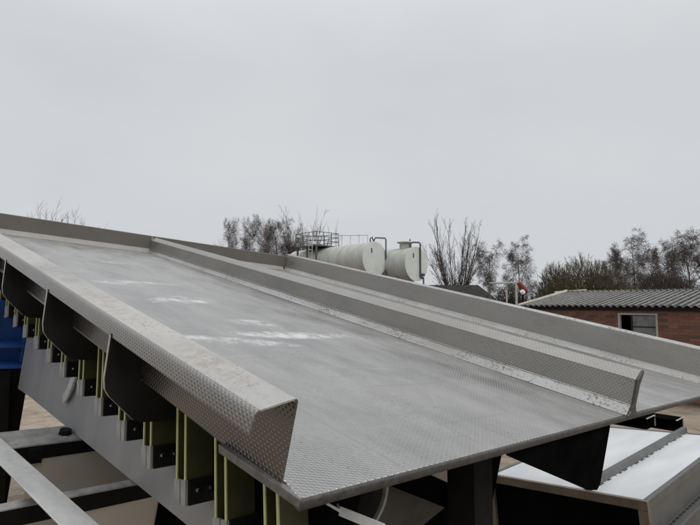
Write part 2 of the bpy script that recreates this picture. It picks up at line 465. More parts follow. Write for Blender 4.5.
# dark near end of the divider
m = MB(); m.prism([(1.803, 0.0), (1.826, 0.022), (1.834, 0.048), (1.830, 0.160), (1.862, 0.187), (1.886, 0.204), (1.893, 0.197), (1.888, 0.175), (1.873, 0.140), (1.872, 0.046), (1.890, 0.020), (1.928, 0.0)],
                  lambda p: (p[0], 0.001, p[1]), lambda p: (p[0], 0.0115, p[1]))
m.build('divider_end', M['edge'], tray, FD, bevel=0.002)
# far side wall
m = MB(); m.prism(sheet_path([(3.80, 0.03), (3.80, 0.232), (3.815, 0.246), (3.84, 0.25)], -0.005), lambda p: (p[0] + 0.012, 0.04, p[1]), lambda p: (p[0] - 0.01, RA - 0.002, p[1] - 0.012))
m.build('side_wall', M['wall'], tray, FD)
m = MB(); m.prism([(3.74, 0.0015), (3.80, 0.045), (3.80, 0.0015)], lambda p: (p[0] + 0.010, 0.04, p[1]), lambda p: (p[0] - 0.012, RA - 0.06, p[1]))
m.build('foot_strip', M['smooth'], tray, FD)
m = MB(); m.prism([(3.808, 0.236), (3.822, 0.252), (3.85, 0.256), (3.85, 0.2525), (3.825, 0.2485), (3.8115, 0.234)], lambda p: (p[0] + 0.005, 0.04, p[1]), lambda p: (p[0] - 0.017, RA - 0.002, p[1] - 0.012))
m.build('wall_rim', M['smooth'], tray, FD)
# weld seam posts in the corners
m = MB(); m.box(1.785, 1.797, RA - 0.012, RA - 0.002, 0.04, 0.197); m.build('weld_seam', M['smooth'], tray, FD)

# black hook gussets under the lip
gp = [(-0.0985, 0.117), (-0.095, -0.012), (-0.088, -0.045), (-0.072, -0.068), (0.012, -0.147), (0.035, -0.158), (0.19, -0.166), (0.19, -0.03), (0.013, -0.03), (0.010, 0.155), (-0.055, 0.155), (-0.08, 0.145)]
gm = MB(); gm.prism(gp, lambda p: (p[0], 0, p[1]), lambda p: (p[0], 0.008, p[1]))
ge = MB()
ep = gp[:5]
for i in range(len(ep) - 1):
    p, q = Vector(ep[i]), Vector(ep[i + 1]); d = (q - p).normalized(); nn = Vector((d.y, -d.x)) * -0.002
    if nn.x > 0: nn = -nn
    a, b = p + nn * 0.2, q + nn * 0.2; c_, d_ = p + nn, q + nn
    ge.add([(a.x, -0.001, a.y), (b.x, -0.001, b.y), (d_.x, -0.001, d_.y), (c_.x, -0.001, c_.y), (a.x, 0.009, a.y), (b.x, 0.009, b.y), (d_.x, 0.009, d_.y), (c_.x, 0.009, c_.y)],
           [(0, 1, 2, 3), (7, 6, 5, 4), (0, 4, 5, 1), (1, 5, 6, 2), (2, 6, 7, 3), (3, 7, 4, 0)])
g0 = e0 = None
for a in (0.801, 1.475, 2.219, 2.93, 3.64, 4.35):
    MM = FL @ Matrix.Translation((0, a, 0))
    if g0 is None:
        g0 = gm.build('gusset', M['gusset'], tray, MM); e0 = ge.build('cut_edge', M['cut'], g0, MM)
    else:
        g = again(g0, tray, MM); again(e0, g, MM)
# black gusset plate under the front edge on the right, then an added black beam for the dark behind the springs, and ribs
m = MB(); m.prism([(0.98, -0.024), (1.680, -0.024), (1.697, -0.045), (1.718, -0.300), (1.695, -0.322), (1.58, -0.298), (0.86, -0.052), (0.86, -0.024)], lambda p: (p[0], 0.03, p[1]), lambda p: (p[0], 0.042, p[1]))
m.build('front_gusset', M['black'], tray, FD, bevel=0.002)
m = MB(); m.box(0.20, 0.30, 0.10, 5.0, -0.30, -0.022); m.build('shade_beam', M['black'], tray, FL)
for a in (0.9, 2.0, 3.2, 4.4):
    m = MB(); m.box(0.31, 3.6, a, a + 0.08, -0.17, -0.030); m.build('cross_rib', M['black'], tray, FD)

# ------------------------------------------------------------------ base frame with its leaf springs
base = thing('support_frame', 'grey side plate frame with olive leaf springs standing under the left edge of the tray', 'machine frame', (O.x + 0.3, O.y + 0.6, 0.0))
PW = 0.205
m = MB(); m.prism([(-0.35, -0.335), (2.86, -0.335), (2.86, -0.755), (2.6, -0.715), (1.179, -0.54), (-0.35, -0.345)], lambda p: (PW, p[0], p[1]), lambda p: (PW + 0.012, p[0], p[1]))
m.build('side_plate', M['grey'], base, FL)
# leaf spring set: two boards, a clamp with a pale outer end and a black bolted face
s_in = dict(y0=0.0)
def board(y): 
    m = MB(); m.box(0.104, 0.19, y, y + 0.007, -0.30, -0.034); return m
def bedge(y):
    m = MB(); m.box(0.100, 0.1035, y - 0.0005, y + 0.0075, -0.30, -0.034); return m
cl = MB(); cl.box(0.108, PW - 0.001, 0.006, 0.072, -0.318, -0.252)
ce = MB(); ce.box(0.098, 0.1075, 0.0055, 0.032, -0.320, -0.250).box(0.098, 0.1075, 0.040, 0.0725, -0.320, -0.250).box(0.102, 0.1075, 0.0325, 0.0395, -0.32, -0.252)
cf = MB(); cf.box(0.108, PW - 0.002, 0.0, 0.0055, -0.320, -0.250)
def boltm(x, z):
    m = MB(); m.tube([(x, 0.0, z), (x, -0.004, z)], 0.0075, 10).tube([(x, -0.0045, z), (x, -0.0105, z)], [0.0055, 0.005], 6); return m
first = None
A_S = [0.563 - 0.235 * 2, 0.563 - 0.235, 0.558, 0.801, 1.024, 1.262, 1.487, 1.74, 1.97, 2.21, 2.45, 2.69, 2.93, 3.17, 3.41]
for a in A_S:
    MM = FL @ Matrix.Translation((0, a, -0.32)) @ Matrix.Rotation(R(-20), 4, 'X') @ Matrix.Translation((0, 0, 0.32))
    if first is None:
        first = dict(b1=board(0.008).build('leaf_spring', M['fibre'], base, MM), b2=board(0.058).build('leaf_spring', M['fibre'], base, MM))
        first['e1'] = bedge(0.008).build('board_edge', M['fibre_edge'], first['b1'], MM)
        first['e2'] = bedge(0.058).build('board_edge', M['fibre_edge'], first['b2'], MM)
        first['c'] = cl.build('clamp', M['clampdark'], base, MM)
        first['ce'] = ce.build('end_plate', M['clamp'], first['c'], MM, bevel=0.001)
        first['cf'] = cf.build('front_plate', M['clampdark'], first['c'], MM)
        first['k1'] = boltm(0.135, -0.282).build('bolt', M['bolt'], first['c'], MM, smooth=40)
        first['k2'] = boltm(0.178, -0.282).build('bolt', M['bolt'], first['c'], MM, smooth=40)
    else:
        b1, b2, c = again(first['b1'], base, MM), again(first['b2'], base, MM), again(first['c'], base, MM)
        again(first['e1'], b1, MM); again(first['e2'], b2, MM)
        for k in ('ce', 'cf', 'k1', 'k2'): again(first[k], c, MM)
# bent strap hanging below one clamp
m = MB()
pts = [(PW - 0.012, 1.885, -0.35), (PW - 0.018, 1.890, -0.39), (PW - 0.022, 1.900, -0.43), (PW - 0.022, 1.925, -0.47), (PW - 0.018, 1.955, -0.495), (PW - 0.014, 1.985, -0.51)]
for i in range(5): m.bar(pts[i], pts[i + 1], 0.045, 0.010, (1, 0, 0))
m.build('strap', M['zinc'], base, FL)
# cross members that reach under the plate, level with its lower edge
def cross(name, w0, w1, a0, a1, z0, z1, strip=True, fr=FL):
    m = MB(); m.box(w0, w1, a0, a1, z0, z1); o = m.build(name, M['dark'], base, fr)
    if strip:
        m = MB(); m.box(w0, w1, a0 - 0.002, a1 + 0.002, z1, z1 + 0.006); m.build('top_flange', M['beam_top'], o, fr)
    return o
cross('cross_beam', -0.55, 1.6, 1.13, 1.165, -0.617, -0.553)
c1 = cross('cross_beam', -0.75, 1.6, 1.74, 1.91, -0.690, -0.627)
m = MB(); m.box(0.0, 0.06, 1.722, 1.737, -0.700, -0.632); m.tube([(0.03, 1.7215, -0.665), (0.03, 1.708, -0.665)], 0.014, 8); m.build('bolt_block', M['dark'], c1, FL)
m = MB(); m.tube([(0.17, 1.82, -0.6205), (0.17, 1.82, -0.60)], [0.03, 0.026], 8); m.build('bolt', M['dark'], c1, FL)
m = MB(); m.box(0.02, 1.6, 1.745, 1.75, -1.35, -0.692); m.build('underside_panel', M['brownpanel'], base, FL)
m = MB(); m.box(0.03, 1.6, 1.145, 1.15, -1.3, -0.619); m.build('underside_panel', M['brownpanel'], base, FL)

# posts to the ground, in the level frame
def level(P):
    d = P - CAMP
    return Vector((d.dot(WH), d.dot(LH), d.z))
def post(P, s=0.1, top=None):
    q = level(P)
    m = MB(); m.box(q.x - s / 2, q.x + s / 2, q.y - s / 2, q.y + s / 2, -EYE, q.z if top is None else top)
    return m.build('post', M['dark'], base, FH, bevel=0.003)
post(O + LL * 3.0 + WL * 0.10 - NL * 0.68, 0.14)
post(O + LL * 4.9 + WL * 0.28 - NL * 0.6, 0.12)
post(O + LL * 2.95 + WL * 1.9 - NL * 0.2, 0.12)
post(O + L * 0.35 + W * 1.135 - N * 0.12, 0.125)
post(O + L * 4.8 + W * 3.3 - N * 0.12, 0.12)

# ------------------------------------------------------------------ pale square beam in the near left corner
Lb = unit(ray(-200, 261))
Pb = depth_pt(100, 525, 1.45)
Nb_ = unit(Vector((0, 0, 1)) - Lb * Lb.z); Wb = Lb.cross(Nb_)
FB = frame(Pb, Wb, Lb, Nb_)
rq = ray(60, 525)
bw = -(((rq * ((Pb - CAMP).dot(Nb_) / rq.dot(Nb_))) + CAMP - Pb).dot(Wb))
beam = thing('steel_beam', 'pale brushed steel bar sloping through the lower left corner below the grey side plate', 'steel bar', tuple(Pb))
m = MB(); m.box(-bw, 0.0, -0.6, 3.2, -0.006, 0.0); m.build('flat_bar', M['zinc'], beam, FB, bevel=0.002)
m = MB(); m.box(-0.008, -0.001, -0.6, 3.2, -0.08, -0.0065); m.build('web', M['dark'], beam, FB)
for yy in (2.4, -0.45):
    m = MB(); m.box(-bw + 0.012, -0.0085, yy, yy + 0.06, -1.9, -0.0065); m.build('leg', M['dark'], beam, FB)

# ------------------------------------------------------------------ things under the near end of the tray
duct = thing('steel_duct', 'round open steel duct under the front edge of the tray', 'duct', tuple(O + L * 0.5 + W * 0.5 - N * 0.3))
def ring(mb, r0, r1, y0, y1, cx, cz, n=32):
    b = len(mb.v)
    for (r, y) in ((r0, y0), (r1, y0), (r1, y1), (r0, y1)):
        for k in range(n):
            a = 2 * math.pi * k / n
            mb.v.append((cx + r * math.cos(a), y, cz + r * math.sin(a)))
    for j in range(4):
        for k in range(n):
            mb.f.append((b + j * n + k, b + j * n + (k + 1) % n, b + (j + 1) % 4 * n + (k + 1) % n, b + (j + 1) % 4 * n + k))
m = MB(); ring(m, 0.140, 0.145, 0.44, 1.1, 0.655, -0.36); m.build('duct_wall', M['chute'], duct, FD, smooth=40)
m = MB(); ring(m, 0.137, 0.151, 0.425, 0.4395, 0.655, -0.36); m.build('rim', M['clamp'], duct, FD, smooth=40)
m = MB(); ring(m, 0.0, 0.1395, 0.55, 0.56, 0.655, -0.36); m.build('shade_disc', M['black'], duct, FD)  # black disc standing in for the dark inside of the duct
chute = thing('discharge_chute', 'dull grey sheet chute between the round duct and the dark post under the tray', 'chute', tuple(O + L * 0.45 + W * 0.8 - N * 0.5))
m = MB(); m.prism([(1.02, -0.22), (1.66, -0.22), (1.66, -0.60), (1.02, -0.33)], lambda p: (p[0], 0.62, p[1]), lambda p: (p[0], 0.624, p[1]))
m.build('upper_plate', M['clamp'], chute, FD)
m = MB(); m.prism([(0.81, -0.28), (1.34, -0.545), (1.15, -0.61), (0.90, -0.85), (0.81, -0.85)], lambda p: (p[0], 0.50, p[1]), lambda p: (p[0], 0.504, p[1]))
m.build('chute_plate', M['chute'], chute, FD)
m = MB(); m.bar((0.78, 0.42, -0.270), (1.40, 0.42, -0.535), 0.05, 0.07, (0, 0, 1)); m.build('brace', M['black'], chute, FD)
m = MB(); m.box(0.3, 3.0, 1.15, 1.16, -1.7, -0.18); m.build('shade_backing', M['black'], chute, FD)  # added black sheet standing for the darkness beneath the tray

bracket = thing('forked_bracket', 'small pale steel bracket with a forked end below the front corner of the tray', 'bracket', tuple(depth_pt(350, 514, 1.35)))
p0, p1, p2, p3 = depth_pt(327, 503.5, 1.22), depth_pt(340, 511, 1.2), depth_pt(384, 529, 1.1), depth_pt(336.5, 502, 1.24)
m = MB(); m.bar(p1, p2, 0.020, 0.004, ray(350, 400)).bar(p0, p1 + unit(p2 - p1) * 0.004, 0.006, 0.004, ray(350, 400)).bar(p3, p1, 0.004, 0.004, ray(350, 400))
m.build('arm', M['zinc'], bracket)

# ------------------------------------------------------------------ hopper with white sheet covers on the right
HZ = -0.82; k = HZ / -0.75
hx0, hy0, hy1 = 0.713 * k, 2.185 * k, 3.56 * k            # corner along LH, near and far along WH
hw = 0.665 * k
tilt = math.atan(0.0885)
QH = 1.62 / 0.82                                           # its real size: it stands clear of the tray, beyond its right edge
FHop = FH @ Matrix.Translation((hy0 * QH, hx0 * QH, HZ * QH)) @ Matrix.Rotation(-tilt, 4, 'X') @ Matrix.Scale(QH, 4)   # x away to the right, y to the left, z up
hop = thing('sheeted_hopper', 'low steel box with white sheet covers split by a grey bar, below the tray', 'hopper', tuple((FH @ Vector((hy0 * QH + 0.8, hx0 * QH + 0.6, -EYE)))))
HLn = hy1 - hy0
def hp(name, x0, x1, y0, y1, z0, z1, mat, parent=hop, bev=0.002):
    m = MB(); m.box(x0, x1, y0, y1, z0, z1); return m.build(name, M[mat], parent, FHop, bevel=bev)
hp('cover_sheet', 0.012, HLn - 0.03, 0.012, 0.225, -0.009, -0.001, 'whitepanel')
hp('cover_sheet', 0.012, HLn - 0.03, 0.262, hw - 0.01, -0.009, -0.001, 'whitepanel')
hp('divider_bar', 0.02, HLn + 0.02, 0.228, 0.256, -0.03, 0.034, 'sidegrey')
m = MB(); rc = random.Random(5); x = 0.05
while x < HLn - 0.03:                                  # ragged lower edge of the bar's seal
    w_ = rc.uniform(0.015, 0.06)
    m.box(x, min(x + w_, HLn - 0.02), 0.2275 - rc.uniform(0.004, 0.012), 0.2276, -0.0005, rc.uniform(0.001, 0.004))
    x += w_ + rc.uniform(0.01, 0.06)
m.build('seal_edge', M['whitepanel'], hop, FHop)['kind'] = 'stuff'
hp('top_rail', -0.012, 0.011, -0.012, hw + 0.03, -0.036, 0.002, 'bronze')
hp('top_rail', 0.0115, HLn, -0.012, 0.011, -0.036, 0.0025, 'sidegrey')
hp('top_rail', HLn - 0.029, HLn - 0.001, 0.0115, hw - 0.012, -0.036, 0.0015, 'sidegrey')
hp('top_rail', 0.0115, HLn, hw - 0.0095, hw + 0.012, -0.036, 0.002, 'sidegrey')
hp('corner_post', -0.010, 0.03, -0.010, 0.03, -0.40, -0.0365, 'bronze')
hp('front_panel', 0.010, 0.014, 0.031, hw, -0.40, -0.0365, 'black')
hp('corner_post', -0.012, 0.03, hw - 0.012, hw + 0.03, -0.40, -0.0365, 'bronze')
hp('side_panel', 0.031, HLn, -0.006, -0.002, -0.40, -0.0365, 'sidegrey')
ld = hp('side_ledge', 0.06, HLn, -0.060, -0.0065, -0.150, -0.138, 'sidegrey')
m = MB()
for i in range(30):
    x = 0.12 + i * 0.05
    m.box(x, x + 0.03, -0.030, -0.020, -0.1375, -0.1355)
m.build('slot_row', M['rubber'], ld, FHop)['kind'] = 'stuff'
hp('side_panel', 0.031, HLn, hw - 0.004, hw, -0.40, -0.0365, 'sidegrey')
hp('rear_panel', HLn - 0.004, HLn, 0.0, hw - 0.005, -0.40, -0.0365, 'sidegrey')
# two dark channel beams whose ends show beyond the hopper
def channel(name, px0, px1, py0, py1, d, label):
    P = depth_pt((px0 + px1) / 2, py1, d); q = level(P)
    w = (px1 - px0) * d / F_PX * 0.5; h = (py1 - py0) * d / F_PX * 1.0
    T = thing(name, label, 'channel beam', tuple(P), 'channel beams behind the hopper')
    th = 0.012
    F2 = FH @ Matrix.Translation((q.x, q.y, q.z))
    m = MB(); m.box(-w, w, 0.02, 2.2, h - th, h).box(-w, w, 0.02, 2.2, 0, th).box(w - th, w, 0.02, 2.2, th, h - th); m.build('channel', M['black'], T, F2)
    m = MB(); m.box(-w, w, 0.0, 0.019, h - th, h + 0.003).box(w - th, w + 0.004, 0.0, 0.019, 0, h - th); m.build('flange_end', M['cut'], T, F2, bevel=0.004)
    m = MB(); m.box(-w * 0.5, w * 0.5, 1.2, 1.3, -(q.z + EYE), -0.001); m.build('leg', M['dark'], T, F2)
channel('channel_beam', 640, 664, 417, 428, 8.2, 'dark channel beam end just right of the divider foot, behind the white covers')
channel('channel_beam', 670, 692, 419, 430, 8.2, 'dark channel beam end nearest the raised grey bar of the hopper')

# ------------------------------------------------------------------ blue frame beyond the left end of the grey plate
bq = O + LL * 3.35 + WL * 0.12 - NL * 0.2
blue = thing('blue_frame', 'bright blue painted steel frame at the left picture edge behind the grey plate', 'steel frame', (bq.x, bq.y, 0.0))
def bl(name, x0, x1, y0, y1, z0, z1, mat='blue'):
    m = MB(); m.box(x0, x1, y0, y1, z0, z1); return m.build(name, M[mat], blue, FL, bevel=0.003)
bl('upright', 0.24, 0.30, 2.95, 3.05, -0.66, -0.33)
bl('upright', -0.55, -0.49, 2.95, 3.05, -0.66, -0.33)
bl('rail', -0.48, 0.239, 2.96, 3.06, -0.66, -0.635)
bl('rail', -0.48, 0.239, 2.96, 3.06, -0.525, -0.505)
bl('back_panel', -0.55, 0.30, 3.08, 3.09, -0.66, -0.25)
bl('side_panel', 0.225, 0.239, 3.0, 3.07, -0.63, -0.35)
bl('inner_post', 0.02, 0.07, 3.02, 3.07, -0.63, -0.30)
m = MB(); m.box(-0.5, 0.28, 2.97, 3.07, -1.6, -0.665); m.build('plinth', M['dark'], blue, FL)

# ------------------------------------------------------------------ storage tanks
tankm = NT('weathered_tank_paint')
t = tankm
x, y, z = t.xyz()
streak = t.noise(2.2, 6, 0.65, (0.25, 2.0, 0.25)); blot = t.noise(1.2, 5, 0.6)
c = t.ramp(t.math('ADD', t.math('MULTIPLY', streak, 0.6), t.math('MULTIPLY', blot, 0.4)), [(0.36, (0.34, 0.35, 0.32)), (0.64, (0.47, 0.48, 0.45))])
alg = t.ramp(t.noise(1.6, 5, 0.65, (0.3, 1.5, 0.5)), [(0.45, 0.0), (0.75, 0.5)])
c = t.mix(alg, c, (0.20, 0.22, 0.15))
t.set('Base Color', c); t.set('Roughness', 0.55); tankm = t.m
M['tank_end'] = plain('pale_tank_end_paint', (0.47, 0.49, 0.465), 0.5, 0.0, 0.10, 1.4)
M['pipe'] = plain('dark_grey_pipe', (0.08, 0.08, 0.078), 0.5, 0.2, 0.2, 5)
M['concrete'] = plain('grey_concrete', (0.33, 0.32, 0.30), 0.9, 0.0, 0.15, 2, 0.003)
TD = 39.0
def tank(px, py, length, label, pipe):
    C = level(depth_pt(px, py, TD)); r = 34.0 / 2 * TD / F_PX
    T = thing('storage_tank', label, 'storage tank', tuple(FH @ Vector((C.x, C.y + length / 2, -EYE))), 'white storage tanks')
    F2 = FH @ Matrix.Translation(C)
    m = MB()
    prof = [(r, 0.0), (r, length)]
    n = 56; st = 14
    for i in range(st + 1):
        for kk in range(n):
            a = 2 * math.pi * kk / n
            m.v.append((r * math.cos(a), length * i / st, r * math.sin(a)))
    for i in range(st):
        for kk in range(n):
            m.f.append((i * n + kk, i * n + (kk + 1) % n, (i + 1) * n + (kk + 1) % n, (i + 1) * n + kk))
    m.build('shell', tankm, T, F2, smooth=40)
    for yy in (0.02, length * 0.28, length * 0.55, length * 0.82):
        m = MB(); ring(m, r - 0.01, r + 0.025, yy, yy + 0.07, 0, 0, 56); m.build('seam_band', tankm, T, F2, smooth=40)
    m = MB(); ring(m, 0.0, r + 0.03, -0.05, 0.0, 0, 0, 56); e = m.build('end_plate', M['tank_end'], T, F2, smooth=40)
    m = MB(); m.box(-0.42, -0.28, -0.065, -0.051, 0.45, 0.8); m.build('name_plate', M['pipe'], e, F2)
    for yy in (length * 0.12, length * 0.5, length * 0.85):
        m = MB(); m.box(-r * 0.8, r * 0.8, yy, yy + 0.3, -(C.z + EYE), -r * 0.75); m.build('saddle', M['concrete'], T, F2)
    for pts, rad in pipe(r):
        m = MB(); m.tube(pts, rad, 8); m.build('pipe', M['pipe'], T, F2, smooth=50)
    return T, F2, r
def pipe_a(r):
    yield [(-0.15, 0.3, r - 0.05), (-0.15, 0.3, r + 0.30), (0.05, 0.3, r + 0.42), (0.2, 0.3, r + 0.12)], 0.05
    yield [(0.2, 0.3, r + 0.1), (0.35, 0.22, r + 0.38), (1.02, -0.12, r + 0.38), (1.12, -0.14, r + 0.28), (1.12, -0.14, -r * 1.05)], 0.06
def pipe_b(r):
    yield [(-0.35, 0.3, r - 0.1), (-0.35, 0.3, r + 0.25), (-0.2, 0.1, r + 0.36), (0.25, -0.12, r + 0.36), (0.36, -0.14, r + 0.26), (0.36, -0.14, -r * 0.75), (0.7, -0.14, -r * 0.78), (0.7, -0.14, -r * 1.4)], 0.065
    yield [(0.38, -0.16, -r * 0.60), (0.75, -0.16, -r * 0.62)], 0.1
T1, FT1, TR = tank(374.5, 259, 9.5, 'longer white cylindrical storage tank carrying the railed platform, left of the pair', pipe_a)
T2, FT2, TR = tank(416, 264, 9.0, 'white cylindrical storage tank with a flat topped hatch, on the right of the pair', pipe_b)
m = MB(); m.tube([(-0.1, 1.0, TR - 0.1), (-0.1, 1.0, TR + 0.38)], 0.42, 18).tube([(-0.1, 1.0, TR + 0.385), (-0.1, 1.0, TR + 0.45)], 0.62, 18)
hat = m.build('hatch', tankm, T2, FT2, smooth=40)
m = MB(); m.tube([(0.5, 1.0, TR - 0.1), (0.5, 1.0, TR + 0.75)], 0.05, 6).tube([(0.62, 1.0, TR - 0.1), (0.62, 1.0, TR + 0.5)], 0.04, 6); m.build('vent_pipe', M['pipe'], T2, FT2)
# platform with railings over the left tank
pf = thing('access_platform', 'grey steel access platform with railings and a ladder over the left tank', 'platform', tuple(FT1 @ Vector((-1.0, 6.3, -5.8))))
PZ = TR + 0.02
m = MB(); m.box(-1.7, 0.7, 4.9, 7.6, PZ, PZ + 0.08); m.build('deck_grating', M['pipe'], pf, FT1)
rails = [((-1.7, 4.9), (-1.7, 7.6)), ((-1.7, 7.6), (0.7, 7.6)), ((0.7, 7.6), (0.7, 4.9)), ((0.7, 4.9), (-1.7, 4.9))]
for (xa, ya), (xb, yb) in rails:
    for hh in (0.45, 0.8, 1.15):
        m = MB(); m.tube([(xa, ya, PZ + hh), (xb, yb, PZ + hh)], 0.026, 6); m.build('handrail', M['pipe'], pf, FT1)
    for kk in range(4):
        u = kk / 3 if (ya != yb) else kk / 3
        if kk == 3: continue
        xx, yy = xa + (xb - xa) * u, ya + (yb - ya) * u
        m = MB(); m.tube([(xx, yy, PZ), (xx, yy, PZ + 1.18)], 0.032, 6); m.build('rail_post', M['pipe'], pf, FT1)
for xx, yy in ((-1.6, 5.0), (-1.6, 7.5), (-1.6, 6.2)):
    m = MB(); m.box(xx - 0.06, xx + 0.06, yy - 0.06, yy + 0.06, -5.7, PZ - 0.001); m.build('support_leg', M['pipe'], pf, FT1)
for yy in (5.3, 5.75):
    m = MB(); m.tube([(-2.0, yy, -5.7), (-1.75, yy, PZ + 1.1)], 0.04, 6); m.build('ladder_rail', M['concrete'], pf, FT1)
m = MB()
for i in range(22):
    zz = -5.4 + i * 0.32; xx = -2.0 + 0.25 * (zz + 5.7) / (PZ + 6.8)
    m.tube([(xx, 5.3, zz), (xx, 5.75, zz)], 0.025, 5)
m.build('ladder_rungs', M['concrete'], pf, FT1)['kind'] = 'stuff'
m = MB(); m.tube([(0.2, 4.85, PZ + 0.95), (0.2, 0.9, PZ + 0.62)], 0.03, 6); m.build('handrail', M['tank_end'], pf, FT1)
for yy in (3.9, 2.9, 1.9, 0.95):
    m = MB(); m.tube([(0.2, yy, TR - 0.05), (0.2, yy, PZ + 0.93 - (4.85 - yy) * 0.083)], 0.03, 6); m.build('rail_post', M['tank_end'], pf, FT1)

# ------------------------------------------------------------------ brick building
BD = 13.0
t = NT('red_brick'); 
geo = t.n.new('ShaderNodeNewGeometry')
rnd = geo.outputs['Random Per Island']
c = t.ramp(rnd, [(0.0, (0.085, 0.038, 0.027)), (0.35, (0.150, 0.060, 0.038)), (0.7, (0.215, 0.088, 0.052)), (1.0, (0.115, 0.066, 0.05))])
c = t.mix(t.ramp(t.noise(2.2, 6, 0.7), [(0.4, 0.0), (0.75, 0.6)]), c, (0.09, 0.055, 0.045))
t.set('Base Color', c); t.set('Roughness', 0.85); t.bump(t.noise(60, 4, 0.7), 0.004); M['brick'] = t.m
M['mortar'] = plain('dirty_mortar', (0.20, 0.165, 0.135), 0.95, 0.0, 0.2, 8)
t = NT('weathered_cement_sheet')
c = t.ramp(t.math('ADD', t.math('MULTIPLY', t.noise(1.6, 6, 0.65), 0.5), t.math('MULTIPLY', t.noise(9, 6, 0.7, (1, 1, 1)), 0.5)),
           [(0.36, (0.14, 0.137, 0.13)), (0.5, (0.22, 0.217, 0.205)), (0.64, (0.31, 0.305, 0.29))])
flank_shade = t.math('MULTIPLY', t.ramp(t.math('MULTIPLY', t.math('ADD', t.math('SINE', t.math('ADD', t.math('MULTIPLY', t.xyz()[1], 2 * math.pi / 0.165), -math.pi / 2)), 1.0), 0.5), [(0.02, 0.0), (0.30, 1.0)]), t.ramp(t.noise(2.5, 6, 0.7), [(0.3, 0.75), (0.6, 1.0)]))  # corrugation shading painted into the colour: dark flanks and valleys, pale crests
c = t.mix(flank_shade, c, (0.026, 0.025, 0.021))
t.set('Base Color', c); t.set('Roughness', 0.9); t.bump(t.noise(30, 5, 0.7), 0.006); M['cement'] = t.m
M['timber'] = plain('pale_weathered_timber', (0.52, 0.46, 0.38), 0.8, 0.0, 0.15, 6)
M['frame_paint'] = plain('flaking_cream_paint', (0.34, 0.325, 0.29), 0.7, 0.0, 0.2, 12)
M['glass'] = plain('dull_window_glass', (0.13, 0.135, 0.135), 0.2, 0.0, 0.35, 5)
M['void'] = plain('dark_room', (0.012, 0.012, 0.012), 0.9, 0.0, 0.2, 3)

wallP = level(depth_pt(650, 307, BD))                       # a point of the facade at eaves height
fx = wallP.x                                                # the facade stands at this distance across
def on_facade(px, py, dx=0.0):
    r = ray(px, py); q = Vector((r.dot(WH), r.dot(LH), r.z)); q = q * ((fx + dx) / q.x); return q
eL, eR = on_facade(524, 307, -0.18), on_facade(860, 307)
eaveZ = wallP.z
y_left, y_right = eL.y, eR.y                                # y decreases to the right
RUN = 3.0
rq = ray(620, 292); rv = Vector((rq.dot(WH), rq.dot(LH), rq.z)); rv *= (fx + RUN) / rv.x
ridgeZ = rv.z
bld = thing('brick_building', 'low red brick building with a corrugated grey roof and one small window', 'building', tuple(FH @ Vector((fx + 2, (y_left + y_right) / 2, -EYE))))
WT = 0.22
wy0, wy1 = on_facade(657, 320).y, on_facade(618.5, 320).y    # right and left of the opening
wz1 = on_facade(637, 314.5).z; wz0 = wz1 - 0.62
yl = y_left - 0.12
def bb(name, x0, x1, y0, y1, z0, z1, mat, parent=bld, bev=None):
    m = MB(); m.box(x0, x1, y0, y1, z0, z1); return m.build(name, M[mat], parent, FH, bevel=bev)
bb('wall', fx + 0.012, fx + WT, wy1, yl, -EYE, eaveZ + 0.05, 'mortar')
bb('wall', fx + 0.012, fx + WT, y_right, wy0, -EYE, eaveZ + 0.05, 'mortar')
bb('wall', fx + 0.012, fx + WT, wy0, wy1, -EYE, wz0, 'mortar')
bb('wall', fx + 0.012, fx + WT, wy0, wy1, wz1, eaveZ + 0.05, 'mortar')
bb('wall', fx + WT + 0.001, fx + 2 * RUN - 0.3, yl - 0.22, yl, -EYE, eaveZ + 0.05, 'mortar')
bb('wall', fx + 2 * RUN - 0.3, fx + 2 * RUN - 0.1, y_right, yl, -EYE, eaveZ + 0.05, 'mortar')
bb('interior', fx + 1.6, fx + 1.62, y_right, yl - 0.3, -EYE, eaveZ, 'void')
m = MB()
BH, BL, J = 0.065, 0.215, 0.010
rr = random.Random(3)
row = 0
z = eaveZ - 0.002
while z > -EYE + 0.1:
    off = (row % 2) * (BL + J) / 2
    yv = yl + off
    while yv > y_right:
        a, b = yv - BL, yv
        b = min(b, yl)
        if not (a < wy1 and b > wy0 and z - BH < wz1 and z > wz0):
            if b - a > 0.03:
                pr = rr.uniform(0, 0.004); m.box(fx + pr, fx + 0.012, a, b, z - BH, z)
        else:
            if b > wy1 + 0.03: m.box(fx + 0.001, fx + 0.012, wy1 + 0.004, b, z - BH, z)
            if a < wy0 - 0.03: m.box(fx + 0.001, fx + 0.012, a, wy0 - 0.004, z - BH, z)
        yv -= BL + J
    z -= BH + J; row += 1
o = m.build('brick_facing', M['brick'], bld, FH); o['kind'] = 'stuff'
# window: cream frame, a dark open half and two dull panes
w = MB(); ft = 0.045
w.box(fx - 0.012, fx + 0.08, wy0 - 0.02, wy1 + 0.02, wz1 - 0.015, wz1 + 0.03).box(fx - 0.01, fx + 0.08, wy1 - ft, wy1 + 0.015, wz0, wz1 - 0.016).box(fx - 0.01, fx + 0.08, wy0 - 0.015, wy0 + ft * 0.7, wz0, wz1 - 0.016)
win = w.build('window', M['frame_paint'], bld, FH, bevel=0.004)
mid = wy1 - (wy1 - wy0) * 0.34
m = MB(); m.box(fx + 0.03, fx + 0.07, mid - 0.02, mid + 0.02, wz0, wz1 - 0.016); m.build('mullion', M['void'], win, FH)
m = MB(); m.box(fx + 0.045, fx + 0.052, wy0 + ft * 0.7, mid - 0.021, wz1 - 0.30, wz1 - 0.03); m.build('pane', M['glass'], win, FH)
m = MB(); m.box(fx + 0.046, fx + 0.053, wy0 + ft * 0.7, mid - 0.021, wz0, wz1 - 0.33); m.build('pane', M['glass'], win, FH)
